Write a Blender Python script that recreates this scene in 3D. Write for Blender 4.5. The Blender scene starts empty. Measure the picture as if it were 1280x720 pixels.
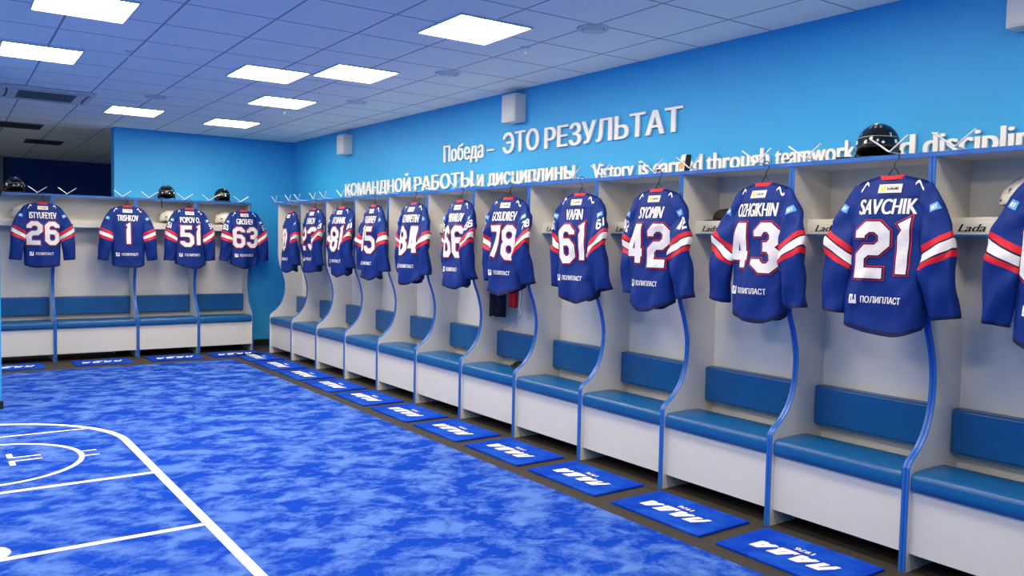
import bpy, bmesh, math, random
from mathutils import Vector, Matrix, noise

random.seed(7)
SC = bpy.context.scene
COL = SC.collection
PI = math.pi

# ------------------------------------------------------------------ camera
CAM = Vector((-3.7951, -2.0324, 1.5331))
YAW, PITCH, ROLL, FPX = 0.6238, -0.0541, 0.0208, 1032.61
fwd = Vector((math.sin(YAW) * math.cos(PITCH), math.cos(YAW) * math.cos(PITCH), math.sin(PITCH)))
rgt = Vector((math.cos(YAW), -math.sin(YAW), 0))
upv = rgt.cross(fwd)
r2 = rgt * math.cos(ROLL) + upv * math.sin(ROLL)
u2 = upv * math.cos(ROLL) - rgt * math.sin(ROLL)
cd = bpy.data.cameras.new('camera')
cd.sensor_fit = 'HORIZONTAL'
cd.sensor_width = 36
cd.lens = FPX / 1280 * 36
cam = bpy.data.objects.new('camera', cd)
cam.matrix_world = Matrix(((r2.x, u2.x, -fwd.x, CAM.x), (r2.y, u2.y, -fwd.y, CAM.y), (r2.z, u2.z, -fwd.z, CAM.z), (0, 0, 0, 1)))
COL.objects.link(cam)
SC.camera = cam

# ------------------------------------------------------------------ light and exposure
PANEL_STRENGTH = 35.0
PANEL_TINT = (1.0, 0.85, 0.60)
SC.view_settings.view_transform = 'Standard'
SC.view_settings.look = 'None'
SC.view_settings.gamma = 1
SC.view_settings.use_curve_mapping = False
SC.view_settings.exposure = 0.08
W = bpy.data.worlds.new('world')
SC.world = W
W.use_nodes = True
W.node_tree.nodes['Background'].inputs[0].default_value = (0.6, 0.75, 1, 1)
W.node_tree.nodes['Background'].inputs[1].default_value = 0.05


# ------------------------------------------------------------------ materials
def lin(c):
    return tuple((x / 255 / 12.92) if x <= 10 else ((x / 255 + 0.055) / 1.055) ** 2.4 for x in c)


def mat(name, rgb, rough=0.5, spec=0.5, metal=0.0, noise=0.0, nscale=20, bump=0.0, bscale=200, emit=0.0):
    m = bpy.data.materials.new(name)
    m.use_nodes = True
    nt = m.node_tree
    b = nt.nodes['Principled BSDF']
    c = lin(rgb)
    b.inputs['Base Color'].default_value = (*c, 1)
    b.inputs['Roughness'].default_value = rough
    b.inputs['Specular IOR Level'].default_value = spec
    b.inputs['Metallic'].default_value = metal
    if noise or bump:
        tc = nt.nodes.new('ShaderNodeTexCoord')
    if noise:
        n = nt.nodes.new('ShaderNodeTexNoise')
        n.inputs['Scale'].default_value = nscale
        n.inputs['Detail'].default_value = 4
        nt.links.new(tc.outputs['Object'], n.inputs['Vector'])
        r = nt.nodes.new('ShaderNodeMapRange')
        r.inputs[3].default_value = 1 - noise
        r.inputs[4].default_value = 1 + noise
        nt.links.new(n.outputs['Fac'], r.inputs[0])
        mx = nt.nodes.new('ShaderNodeVectorMath')
        mx.operation = 'SCALE'
        mx.inputs[0].default_value = c
        nt.links.new(r.outputs[0], mx.inputs['Scale'])
        nt.links.new(mx.outputs[0], b.inputs['Base Color'])
    if bump:
        n2 = nt.nodes.new('ShaderNodeTexNoise')
        n2.inputs['Scale'].default_value = bscale
        nt.links.new(tc.outputs['Object'], n2.inputs['Vector'])
        bp = nt.nodes.new('ShaderNodeBump')
        bp.inputs['Strength'].default_value = bump
        bp.inputs['Distance'].default_value = 0.01
        nt.links.new(n2.outputs['Fac'], bp.inputs['Height'])
        nt.links.new(bp.outputs[0], b.inputs['Normal'])
    if emit:
        b.inputs['Emission Color'].default_value = (*PANEL_TINT, 1)
        b.inputs['Emission Strength'].default_value = emit
    return m


M = {}
M['wall'] = mat('wall_paint_blue', (52, 166, 232), 0.55, 0.35, noise=0.03, nscale=3, bump=0.05, bscale=300)
M['navy_wall'] = mat('wall_navy', (24, 66, 140), 0.6, 0.3, noise=0.04, nscale=3)  # even blue, darker than the other walls
M['grey_wall'] = mat('wall_paint_grey', (150, 150, 152), 0.7, 0.3, noise=0.03, nscale=3)
M['base'] = mat('black_skirting', (18, 18, 20), 0.5, noise=0.1)
M['floor'] = mat('dark_rubber_floor', (58, 54, 50), 0.6, 0.3, noise=0.25, nscale=25, bump=0.15, bscale=120)
M['white'] = mat('white_laminate', (216, 215, 212), 0.42, 0.4, noise=0.025, nscale=9)
M['band'] = mat('blue_edge_band', (34, 100, 190), 0.35, 0.5, noise=0.03, nscale=30)
M['cushion'] = mat('blue_vinyl', (6, 86, 150), 0.34, 0.5, noise=0.05, nscale=8, bump=0.06, bscale=250)
M['steel'] = mat('bright_steel', (232, 232, 236), 0.3, 0.6, metal=0.25, noise=0.03)
M['wire'] = mat('dark_wire', (60, 55, 52), 0.35, 0.5, metal=0.7, noise=0.05)
M['navy'] = mat('jersey_blue_mesh', (12, 45, 124), 0.65, 0.2, noise=0.06, nscale=12, bump=0.35, bscale=22)
M['deep'] = mat('jersey_dark_navy', (12, 22, 66), 0.65, 0.3, noise=0.05)
M['red'] = mat('jersey_red', (206, 26, 44), 0.6, 0.3, noise=0.05, nscale=30)
M['stripe'] = mat('jersey_white', (226, 224, 228), 0.6, 0.3, noise=0.04, nscale=40)
M['ink'] = mat('print_white', (236, 236, 240), 0.55, 0.3, noise=0.02, nscale=60)
M['sky'] = mat('patch_blue', (70, 150, 226), 0.5, noise=0.03)
M['yellow'] = mat('patch_yellow', (244, 200, 50), 0.5, noise=0.03)
M['black'] = mat('print_black', (18, 18, 20), 0.5, noise=0.1)
M['shell'] = mat('gloss_black_plastic', (12, 12, 15), 0.18, 0.6, noise=0.15, nscale=10)
M['whiteshell'] = mat('gloss_white_plastic', (228, 226, 220), 0.25, 0.5, noise=0.02)
M['foam'] = mat('black_foam', (20, 20, 22), 0.8, noise=0.2)
M['plastic'] = mat('white_plastic', (214, 214, 214), 0.45, noise=0.02)
M['grille'] = mat('grey_grille', (104, 106, 112), 0.6, noise=0.05)
M['letter'] = mat('white_letter', (240, 242, 246), 0.5, 0.4, noise=0.02)
M['matlet'] = mat('mat_white_pile', (236, 240, 248), 0.9, 0.1, noise=0.06, nscale=80, bump=0.3, bscale=300)
M['line'] = mat('carpet_white_line', (240, 243, 248), 0.9, 0.1, noise=0.04, nscale=60)
M['led'] = mat('led_diffuser', (255, 255, 255), 0.5, noise=0.01, emit=PANEL_STRENGTH)
M['orange'] = mat('orange_plastic', (236, 150, 60), 0.5, noise=0.05)
M['greypad'] = mat('grey_padding', (150, 152, 158), 0.6, noise=0.1, nscale=30)
M['darkcloth'] = mat('dark_navy_cloth', (22, 26, 44), 0.8, 0.2, noise=0.15, nscale=14)


def carpet_mat(name, dark, light, stretch, scale, lo, hi):
    m = bpy.data.materials.new(name)
    m.use_nodes = True
    nt = m.node_tree
    b = nt.nodes['Principled BSDF']
    b.inputs['Roughness'].default_value = 0.95
    b.inputs['Specular IOR Level'].default_value = 0.1
    tc = nt.nodes.new('ShaderNodeTexCoord')
    mp = nt.nodes.new('ShaderNodeMapping')
    mp.inputs['Scale'].default_value = stretch
    mp.inputs['Rotation'].default_value = (0, 0, 0.6)
    nt.links.new(tc.outputs['Object'], mp.inputs['Vector'])
    n = nt.nodes.new('ShaderNodeTexNoise')
    n.inputs['Scale'].default_value = scale
    n.inputs['Detail'].default_value = 6
    n.inputs['Roughness'].default_value = 0.66
    n.inputs['Distortion'].default_value = 0.25
    nt.links.new(mp.outputs[0], n.inputs['Vector'])
    cr = nt.nodes.new('ShaderNodeValToRGB')
    cr.color_ramp.elements[0].position = lo
    cr.color_ramp.elements[0].color = (*lin(dark), 1)
    cr.color_ramp.elements[1].position = hi
    cr.color_ramp.elements[1].color = (*lin(light), 1)
    nt.links.new(n.outputs['Fac'], cr.inputs[0])
    nt.links.new(cr.outputs[0], b.inputs['Base Color'])
    n2 = nt.nodes.new('ShaderNodeTexNoise')
    n2.inputs['Scale'].default_value = 160
    n2.inputs['Detail'].default_value = 3
    nt.links.new(tc.outputs['Object'], n2.inputs['Vector'])
    bp = nt.nodes.new('ShaderNodeBump')
    bp.inputs['Strength'].default_value = 0.5
    bp.inputs['Distance'].default_value = 0.01
    nt.links.new(n2.outputs['Fac'], bp.inputs['Height'])
    nt.links.new(bp.outputs[0], b.inputs['Normal'])
    return m


M['carpet'] = carpet_mat('blue_plush_carpet', (3, 64, 184), (84, 124, 210), (1.0, 1.2, 1), 4.4, 0.43, 0.61)
M['mat'] = carpet_mat('blue_mat_pile', (3, 60, 188), (30, 92, 210), (1, 1, 1), 5.0, 0.42, 0.68)


def ceiling_mat():
    m = bpy.data.materials.new('ceiling_tiles')
    m.use_nodes = True
    nt = m.node_tree
    b = nt.nodes['Principled BSDF']
    b.inputs['Roughness'].default_value = 0.85
    tc = nt.nodes.new('ShaderNodeTexCoord')
    sx = nt.nodes.new('ShaderNodeSeparateXYZ')
    nt.links.new(tc.outputs['Object'], sx.inputs[0])
    outs = []
    for ax, size in ((0, TX), (1, TY)):
        d = nt.nodes.new('ShaderNodeMath'); d.operation = 'DIVIDE'; d.inputs[1].default_value = size
        nt.links.new(sx.outputs[ax], d.inputs[0])
        a = nt.nodes.new('ShaderNodeMath'); a.operation = 'ADD'; a.inputs[1].default_value = 100.5
        nt.links.new(d.outputs[0], a.inputs[0])
        f = nt.nodes.new('ShaderNodeMath'); f.operation = 'FRACT'
        nt.links.new(a.outputs[0], f.inputs[0])
        s = nt.nodes.new('ShaderNodeMath'); s.operation = 'SUBTRACT'; s.inputs[1].default_value = 0.5
        nt.links.new(f.outputs[0], s.inputs[0])
        ab = nt.nodes.new('ShaderNodeMath'); ab.operation = 'ABSOLUTE'
        nt.links.new(s.outputs[0], ab.inputs[0])
        g = nt.nodes.new('ShaderNodeMath'); g.operation = 'GREATER_THAN'; g.inputs[1].default_value = 0.5 - 0.0075 / size
        nt.links.new(ab.outputs[0], g.inputs[0])
        outs.append(g)
    mx = nt.nodes.new('ShaderNodeMath'); mx.operation = 'MAXIMUM'
    nt.links.new(outs[0].outputs[0], mx.inputs[0]); nt.links.new(outs[1].outputs[0], mx.inputs[1])
    n = nt.nodes.new('ShaderNodeTexNoise'); n.inputs['Scale'].default_value = 60
    nt.links.new(tc.outputs['Object'], n.inputs['Vector'])
    cr = nt.nodes.new('ShaderNodeValToRGB')
    cr.color_ramp.elements[0].color = (*lin((236, 234, 232)), 1)
    cr.color_ramp.elements[1].color = (*lin((244, 242, 240)), 1)
    nt.links.new(n.outputs['Fac'], cr.inputs[0])
    mc = nt.nodes.new('ShaderNodeMix'); mc.data_type = 'RGBA'
    nt.links.new(mx.outputs[0], mc.inputs[0])
    nt.links.new(cr.outputs[0], mc.inputs[6])
    mc.inputs[7].default_value = (*lin((158, 158, 166)), 1)
    nt.links.new(mc.outputs[2], b.inputs['Base Color'])
    bp = nt.nodes.new('ShaderNodeBump'); bp.invert = True
    bp.inputs['Strength'].default_value = 0.6; bp.inputs['Distance'].default_value = 0.006
    nt.links.new(mx.outputs[0], bp.inputs['Height'])
    nt.links.new(bp.outputs[0], b.inputs['Normal'])
    return m


TX, TY = 0.548, 0.587
M['ceil'] = ceiling_mat()


# ------------------------------------------------------------------ helpers
def link(name, bm, mats, parent=None, smooth=False, label=None):
    me = bpy.data.meshes.new(name)
    bm.to_mesh(me)
    bm.free()
    if not isinstance(mats, (list, tuple)):
        mats = [mats]
    for m in mats:
        me.materials.append(m)
    if smooth:
        me.polygons.foreach_set('use_smooth', [True] * len(me.polygons))
    o = bpy.data.objects.new(name, me)
    COL.objects.link(o)
    if parent:
        o.parent = parent
    if label:
        o['label'] = label
    return o


def tag(o, label, cat, group=None):
    o['label'] = label
    o['category'] = cat
    if group:
        o['group'] = group
    return o


def thing(name, label, cat, loc=(0, 0, 0), rz=0.0, group=None):
    o = bpy.data.objects.new(name, None)
    o.empty_display_size = 0.1
    COL.objects.link(o)
    o.location = loc
    o.rotation_euler = (0, 0, rz)
    return tag(o, label, cat, group)


def struct(name, bm, m, **k):
    o = link(name, bm, m, **k)
    o['kind'] = 'structure'
    return o


def dup_tree(o, parent=None):
    c = o.copy()
    COL.objects.link(c)
    if parent:
        c.parent = parent
    for ch in list(o.children):
        dup_tree(ch, c)
    return c


def box(bm, lo, hi, bevel=0.0, seg=2, mi=0):
    x0, y0, z0 = lo
    x1, y1, z1 = hi
    v = [bm.verts.new(p) for p in ((x0, y0, z0), (x1, y0, z0), (x1, y1, z0), (x0, y1, z0), (x0, y0, z1), (x1, y0, z1), (x1, y1, z1), (x0, y1, z1))]
    fs = [bm.faces.new([v[i] for i in q]) for q in ((3, 2, 1, 0), (4, 5, 6, 7), (0, 1, 5, 4), (1, 2, 6, 5), (2, 3, 7, 6), (3, 0, 4, 7))]
    for f in fs:
        f.material_index = mi
    if bevel:
        es = list({e for f in fs for e in f.edges})
        r = bmesh.ops.bevel(bm, geom=es, offset=bevel, segments=seg, affect='EDGES', profile=0.5)
        for f in r['faces']:
            f.material_index = mi
    return bm


def bx(lo, hi, bevel=0.0, seg=2):
    return box(bmesh.new(), lo, hi, bevel, seg)


def tube(bm, pts, r, n=8, closed=False, mi=0):
    pts = [Vector(p) for p in pts]
    rings = []
    N = len(pts)
    prev = None
    for i, p in enumerate(pts):
        if closed:
            t = pts[(i + 1) % N] - pts[i - 1]
        else:
            t = pts[min(i + 1, N - 1)] - pts[max(i - 1, 0)]
        t.normalize()
        if prev is None:
            a = t.orthogonal().normalized()
        else:
            a = (prev - t * prev.dot(t)).normalized()
        prev = a
        b = t.cross(a)
        rr = r[i] if isinstance(r, (list, tuple)) else r
        rings.append([bm.verts.new(p + (a * math.cos(2 * PI * k / n) + b * math.sin(2 * PI * k / n)) * rr) for k in range(n)])
    for i in range(N if closed else N - 1):
        A, B = rings[i], rings[(i + 1) % N]
        for k in range(n):
            f = bm.faces.new((A[k], A[(k + 1) % n], B[(k + 1) % n], B[k]))
            f.material_index = mi
    if not closed:
        bm.faces.new(rings[0][::-1]).material_index = mi
        bm.faces.new(rings[-1]).material_index = mi
    return bm


def lathe(bm, prof, n=24, center=(0, 0, 0), mi=0):
    rings = []
    for r, z in prof:
        rings.append([bm.verts.new((center[0] + r * math.cos(2 * PI * k / n), center[1] + r * math.sin(2 * PI * k / n), center[2] + z)) for k in range(n)])
    for A, B in zip(rings, rings[1:]):
        for k in range(n):
            bm.faces.new((A[k], A[(k + 1) % n], B[(k + 1) % n], B[k])).material_index = mi
    if prof[0][0] > 1e-5:
        bm.faces.new(rings[0][::-1]).material_index = mi
    if prof[-1][0] > 1e-5:
        bm.faces.new(rings[-1]).material_index = mi
    return bm


def spline(pts, n=6):
    pts = [Vector(p) for p in pts]
    out = []
    for i in range(len(pts) - 1):
        p0, p1, p2, p3 = pts[max(i - 1, 0)], pts[i], pts[i + 1], pts[min(i + 2, len(pts) - 1)]
        for k in range(n):
            t = k / n
            out.append(0.5 * ((2 * p1) + (p2 - p0) * t + (2 * p0 - 5 * p1 + 4 * p2 - p3) * t * t + (3 * p1 - p0 - 3 * p2 + p3) * t ** 3))
    out.append(pts[-1])
    return out


_tc = {}


def text_bm(body, w=None, h=None, off=0.02, shear=0.0, depth=0.0, capref=None):
    """flat or raised lettering in the XY plane, lower left of its ink at the origin, scaled to w x h"""
    key = (body, off, shear, depth > 0)
    if key not in _tc:
        c = bpy.data.curves.new('lettering', 'FONT')
        c.body = body
        c.shear = shear
        c.resolution_u = 4
        o = bpy.data.objects.new('lettering', c)
        COL.objects.link(o)
        dg = bpy.context.evaluated_depsgraph_get()
        cu = o.to_curve(dg)
        polys = []
        for sp in cu.splines:          # outlines sampled to polygons
            P = []
            bp = sp.bezier_points
            n = len(bp)
            for i in range(n):
                p, q = bp[i], bp[(i + 1) % n]
                a0, a1, a2, a3 = p.co, p.handle_right, q.handle_left, q.co
                straight = p.handle_right_type == 'VECTOR' and q.handle_left_type == 'VECTOR' or ((a1 - a0).cross(a3 - a0).length < 1e-6 and (a2 - a0).cross(a3 - a0).length < 1e-6)
                for k in range(1 if straight else 5):
                    t = k / 5
                    pt = a0 * (1 - t) ** 3 + a1 * 3 * t * (1 - t) ** 2 + a2 * 3 * t * t * (1 - t) + a3 * t ** 3
                    if not P or (Vector((pt.x, pt.y)) - P[-1]).length > 1e-4:
                        P.append(Vector((pt.x, pt.y)))
            if len(P) > 2 and (P[0] - P[-1]).length < 1e-4:
                P.pop()
            if len(P) > 2:
                polys.append(P)
        o.to_curve_clear()
        bpy.data.objects.remove(o)
        bpy.data.curves.remove(c)

        # fill by winding number in thin level bands, so that crossing outlines join cleanly
        Q = 0.006
        shifts = ((0, 0), (-off, 0), (off, 0)) if off else ((0, 0),)
        loops = [[Vector((p.x + dx, round((p.y + dy) / Q) * Q)) for p in P] for P in polys for dx, dy in shifts]
        edges = []
        for P in loops:
            for i in range(len(P)):
                u, v = P[i - 1], P[i]
                if abs(u.y - v.y) > Q / 2:
                    edges.append((u, v, 1) if u.y < v.y else (v, u, -1))
        ys = sorted({round(p.y / Q) for P in loops for p in P})
        acc = bmesh.new()
        zf = 0.05 if depth else 0.0
        for ka, kb in zip(ys, ys[1:]):
            ya, yb = ka * Q, kb * Q
            row = []
            for u, v, w_ in edges:
                if u.y < ya + Q / 2 and v.y > yb - Q / 2:
                    ta, tb_ = (ya - u.y) / (v.y - u.y), (yb - u.y) / (v.y - u.y)
                    row.append((u.x + (v.x - u.x) * ta, u.x + (v.x - u.x) * tb_, w_))
            row.sort(key=lambda r: r[0] + r[1])
            wn = 0
            for xa, xb, w_ in row:
                if wn == 0:
                    st = (xa, xb)
                wn += w_
                if wn == 0 and xa + xb - st[0] - st[1] > 1e-5:
                    acc.faces.new([acc.verts.new(p) for p in ((st[0], ya, zf), (xa, ya, zf), (xb, yb, zf), (st[1], yb, zf))])
        bmesh.ops.remove_doubles(acc, verts=acc.verts[:], dist=1e-5)
        if depth:
            for P in loops:
                T_ = [acc.verts.new((p.x, p.y, zf)) for p in P]
                B_ = [acc.verts.new((p.x, p.y, -zf)) for p in P]
                for i in range(len(P)):
                    acc.faces.new((T_[i - 1], T_[i], B_[i], B_[i - 1]))
        me = bpy.data.meshes.new('lettering')
        acc.to_mesh(me)
        acc.free()
        _tc[key] = me
    me = _tc[key]
    bm = bmesh.new()
    bm.from_mesh(me)
    for f in bm.faces:
        f.material_index = 0
    xs = [v.co.x for v in bm.verts]
    ys = [v.co.y for v in bm.verts]
    x0, x1, y0, y1 = min(xs), max(xs), min(ys), max(ys)
    if capref:            # keep the baseline at 0, capital height = h
        y0, y1 = 0.0, 0.728
    sx = w / (x1 - x0) if w else h / (y1 - y0)
    sy = h / (y1 - y0) if h else sx
    for v in bm.verts:
        v.co = Vector(((v.co.x - x0) * sx, (v.co.y - y0) * sy, (v.co.z / 0.05 * depth / 2) if depth else 0))
    return bm


def merge(dst, src, fn=None, mi=None):
    """copy src into dst through the point function fn"""
    mp = {}
    for v in src.verts:
        mp[v] = dst.verts.new(fn(v.co) if fn else v.co)
    for f in src.faces:
        try:
            g = dst.faces.new([mp[v] for v in f.verts])
            g.material_index = f.material_index if mi is None else mi
        except ValueError:
            pass
    src.free()
    return dst


def slice_grid(bm, step):
    xs = [v.co.x for v in bm.verts]
    ys = [v.co.y for v in bm.verts]
    for ax, lo, hi in ((0, min(xs), max(xs)), (1, min(ys), max(ys))):
        k = math.floor(lo / step) + 1
        while k * step < hi:
            co = [0, 0, 0]
            no = [0, 0, 0]
            co[ax] = k * step
            no[ax] = 1
            bmesh.ops.bisect_plane(bm, geom=bm.verts[:] + bm.edges[:] + bm.faces[:], plane_co=co, plane_no=no)
            k += 1
    return bm


# ------------------------------------------------------------------ room shell
RX, RYB, CZ = 0.62, 9.60, 2.914
LX, NY, FY = -6.6, -4.4, 15.7
ALX = -1.74            # left end of the back wall, where the unlit area opens


def sc_xy(x, y):       # points read on a slightly higher ceiling, brought to this one
    return (CAM.x + (x - CAM.x) * 0.978, CAM.y + (y - CAM.y) * 0.978)


struct('floor', bx((LX - 0.2, NY - 0.2, -0.2), (RX + 0.3, FY + 0.3, 0.0)), M['floor'])
struct('floor_alcove_reflector', bx((LX, RYB + 0.2, 0.0), (RX, FY, 0.006)), M['plastic'])  # hidden pale slab, added to bounce light up to the alcove ceiling
struct('wall_right', bx((RX, NY, 0), (RX + 0.2, FY + 0.2, CZ)), M['wall'])
struct('wall_back', bx((ALX, RYB, 0), (RX, RYB + 0.2, CZ)), M['wall'])
struct('wall_alcove_back', bx((-2.52, FY, 0), (RX, FY + 0.2, CZ)), M['navy_wall'])
struct('wall_alcove_left', bx((LX, FY - 0.1, 0), (-2.52, FY + 0.2, CZ)), M['grey_wall'])
struct('wall_left', bx((LX - 0.2, NY, 0), (LX, FY, CZ)), M['wall'])
struct('wall_near', bx((LX, NY - 0.2, 0), (RX, NY, CZ)), M['wall'])
struct('baseboard_back', bx((ALX, RYB - 0.015, 0), (RX, RYB, 0.09), 0.004), M['base'])
struct('baseboard_right', bx((RX - 0.015, NY, 0), (RX, RYB - 0.015, 0.09), 0.004), M['base'])
# column at the left edge
struct('wall_column', bx((-3.62, 6.27, 0.08), (-3.225, 6.67, CZ), 0.004), M['wall'])
struct('baseboard_column', bx((-3.63, 6.26, 0.011), (-3.215, 6.68, 0.08), 0.003), M['base'])
# ceiling, its grid turned a degree against the walls as in the room
gx, gy = sc_xy(-0.78, 2.65)
CA = -0.021
cb = bx((-8, -9, 0), (6, 17, 0.15))
ceil = struct('ceiling', cb, M['ceil'])
GX = gx + TX / 2
GY = gy + TY / 2
ceil.location = (GX, GY, CZ)
ceil.rotation_euler = (0, 0, CA)


def cell(x, y):        # nearest grid cell centre to a ceiling point
    dx, dy = x - GX, y - GY
    c, s = math.cos(-CA), math.sin(-CA)
    lx, ly = c * dx - s * dy, s * dx + c * dy
    lx = (math.floor(lx / TX) + 0.5) * TX
    ly = (math.floor(ly / TY) + 0.5) * TY
    c, s = math.cos(CA), math.sin(CA)
    return GX + c * lx - s * ly, GY + s * lx + c * ly


def ceiling_light(x, y, label, snap=True, group='square ceiling light panels'):
    X, Y = sc_xy(x, y)
    t = thing('ceiling_light', label, 'ceiling light', (X, Y, CZ), CA, group)
    hx, hy = TX / 2 - 0.006, TY / 2 - 0.006
    bm = bmesh.new()
    b = 0.012
    box(bm, (-hx, -hy, -0.012), (hx, -hy + b, 0)); box(bm, (-hx, hy - b, -0.012), (hx, hy, 0))
    box(bm, (-hx, -hy + b, -0.012), (-hx + b, hy - b, 0)); box(bm, (hx - b, -hy + b, -0.012), (hx, hy - b, 0))
    link('frame', bm, M['plastic'], t)
    link('diffuser', bx((-hx + b, -hy + b, -0.008), (hx - b, hy - b, -0.001)), M['led'], t)
    return t


for x, y, l in [(-2.94, 3.73, 'square ceiling light cut by the top edge at the upper left corner'),
                (-3.0, 5.44, 'square ceiling light at the left edge beside the column'),
                (-1.33, 5.05, 'left one of the two square ceiling lights side by side in mid ceiling'),
                (-0.76, 4.52, 'right one of the two square ceiling lights side by side in mid ceiling'),
                (-0.78, 2.65, 'largest square ceiling light nearest the wall lettering'),
                (-0.71, 6.4, 'square ceiling light just behind the pair in mid ceiling'),
                (-0.63, 8.36, 'square ceiling light nearest the far right corner of the room'),
                (-1.78, 8.19, 'square ceiling light in front of the corner where the back wall ends')]:
    ceiling_light(x, y, l)
for x, y in [(-0.8, 0.8), (-0.8, -1.1), (-2.97, 1.7), (-2.97, -0.3), (-2.97, -2.3), (-5.1, 5.4), (-5.1, 3.2), (-5.1, 1.0), (-5.1, -1.4), (-5.1, 7.7), (-5.1, 10.2)]:  # unseen panels added for illumination; the farthest ones brighten the dark alcove
    ceiling_light(x, y, 'unseen square ceiling light, added out of view to light the room', group='unseen ceiling lights added for illumination')

# ------------------------------------------------------------------ locker bays
PROFILE = [(0.010, 0.0), (0.010, 0.25), (0.010, 0.47), (0.016, 0.512), (0.042, 0.541), (0.100, 0.583), (0.165, 0.660), (0.203, 0.755), (0.218, 0.860),
           (0.214, 0.955), (0.184, 1.070), (0.140, 1.180), (0.120, 1.290), (0.118, 1.40), (0.118, 1.985)]
PROF = [(p.x, p.y) for p in spline([(a, b, 0) for a, b in PROFILE], 4)]
DEP = 0.475


def locker(w, label, group, loc, rz, stickers=((0.07, 0.13),)):
    t = thing('locker_bay', label, 'locker', loc, rz, group)
    T = 0.0185
    for x0 in (0.0, w - T):
        bm = bmesh.new()
        pts = PROF + [(DEP, 1.985), (DEP, 0.0)]
        A = [bm.verts.new((x0, y, z)) for y, z in pts]
        B = [bm.verts.new((x0 + T, y, z)) for y, z in pts]
        bm.faces.new(A)
        bm.faces.new(B[::-1])
        for i in range(len(pts)):
            j = (i + 1) % len(pts)
            bm.faces.new((A[j], A[i], B[i], B[j]))
        sp = link('side_panel', bm, M['white'], t)
        bm = bmesh.new()
        prev = None
        for i, (y, z) in enumerate(PROF):
            a = PROF[max(i - 1, 0)]
            b = PROF[min(i + 1, len(PROF) - 1)]
            d = Vector((b[0] - a[0], b[1] - a[1])).normalized()
            ny, nz = -d.y, d.x
            q = [bm.verts.new(p) for p in ((x0, y, z), (x0 + 0.002, y + ny * 0.004, z + nz * 0.004), (x0 + T - 0.002, y + ny * 0.004, z + nz * 0.004), (x0 + T, y, z))]
            if prev:
                for k in range(3):
                    bm.faces.new((prev[k], prev[k + 1], q[k + 1], q[k]))
            prev = q
        bmesh.ops.recalc_face_normals(bm, faces=bm.faces[:])
        link('edge_band', bm, M['band'], sp, label='blue edging strip')
    i0, i1 = T, w - T
    link('back_panel', bx((i0, DEP - 0.018, 0.06), (i1, DEP, 1.985)), M['white'], t)
    tp = link('top_panel', bx((0, 0.114, 1.985), (w, DEP, 2.006)), M['white'], t)
    link('edge_band', bx((0, 0.109, 1.984), (w, 0.114, 2.007), 0.001, 1), M['band'], tp, label='blue edging strip')
    # bench
    link('bench_front', bx((i0, 0.034, 0.09), (i1, 0.052, 0.395)), M['white'], t)
    link('bench_board', bx((i0, 0.052, 0.377), (i1, DEP - 0.018, 0.395)), M['white'], t)
    bm = bmesh.new()
    prof = [(0.020, 0.396), (0.012, 0.402), (0.010, 0.425), (0.011, 0.458), (0.016, 0.473), (0.026, 0.482), (0.045, 0.4855), (0.10, 0.488), (0.22, 0.489), (0.31, 0.486), (0.335, 0.476), (0.342, 0.455), (0.342, 0.396)]
    A = []
    xs = [i0 + 0.002, i0 + 0.006, i0 + 0.015] + [i0 + (w - 2 * T) * k / 8 for k in range(1, 8)] + [i1 - 0.015, i1 - 0.006, i1 - 0.002]
    for k, x in enumerate(xs):
        e = min(k, len(xs) - 1 - k)
        sh = (0.006, 0.002, 0.0005)[e] if e < 3 else 0
        A.append([bm.verts.new((x, y + (sh if y < 0.1 else -sh if y > 0.3 else 0), z - (sh if z > 0.44 else 0))) for y, z in prof])
    for p, q in zip(A, A[1:]):
        for k in range(len(prof)):
            j = (k + 1) % len(prof)
            bm.faces.new((p[k], q[k], q[j], p[j]))
    bm.faces.new(A[0])
    bm.faces.new(A[-1][::-1])
    bmesh.ops.recalc_face_normals(bm, faces=bm.faces[:])
    link('seat_cushion', bm, M['cushion'], t, smooth=True, label='blue vinyl seat cushion')
    link('backrest_cushion', bx((i0 + 0.003, 0.372, 0.535), (i1 - 0.003, DEP - 0.018, 0.757), 0.012, 3), M['cushion'], t, label='blue vinyl backrest')
    # shelf with its fascia
    sh = link('shelf', bx((i0, 0.262, 1.682), (i1, DEP - 0.018, 1.700)), M['white'], t)
    bm = bmesh.new()
    box(bm, (i0, 0.244, 1.618), (i1, 0.262, 1.678), 0.002, 1)
    box(bm, (i0, 0.250, 1.678), (i1, 0.262, 1.700), 0.002, 1)
    fa = link('fascia', bm, M['white'], sh)
    link('edge_band', bx((i0, 0.2435, 1.611), (i1, 0.2625, 1.618)), M['band'], sh, label='blue edging strip')
    for x, sw in stickers:
        tb = text_bm('Lada', sw, 0.036, 0.03, 0.35)
        link('shelf_sticker', merge(bmesh.new(), tb, lambda c: Vector((x + c.x, 0.2428 - c.z, 1.632 + c.y))), M['black'], sh, label='black lettering on the shelf edge')
    # coat hooks on the roof and wire hooks under the shelf
    for hx in (0.14, w - 0.17):
        bm = bmesh.new()
        tube(bm, [(hx, 0.16, 2.010), (hx, 0.10, 2.011), (hx, 0.032, 2.014)], 0.0042)
        tube(bm, [(hx - 0.098, 0.02, 2.084), (hx - 0.05, 0.027, 2.050), (hx - 0.008, 0.032, 2.018), (hx, 0.032, 2.014), (hx + 0.008, 0.032, 2.018), (hx + 0.05, 0.027, 2.050), (hx + 0.098, 0.02, 2.084)], 0.0042)
        box(bm, (hx - 0.012, 0.118, 2.0062), (hx + 0.012, 0.20, 2.0085), 0.0008, 1)
        link('coat_hook', bm, M['steel'], t, smooth=False, label='bright steel coat hook')
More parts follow.
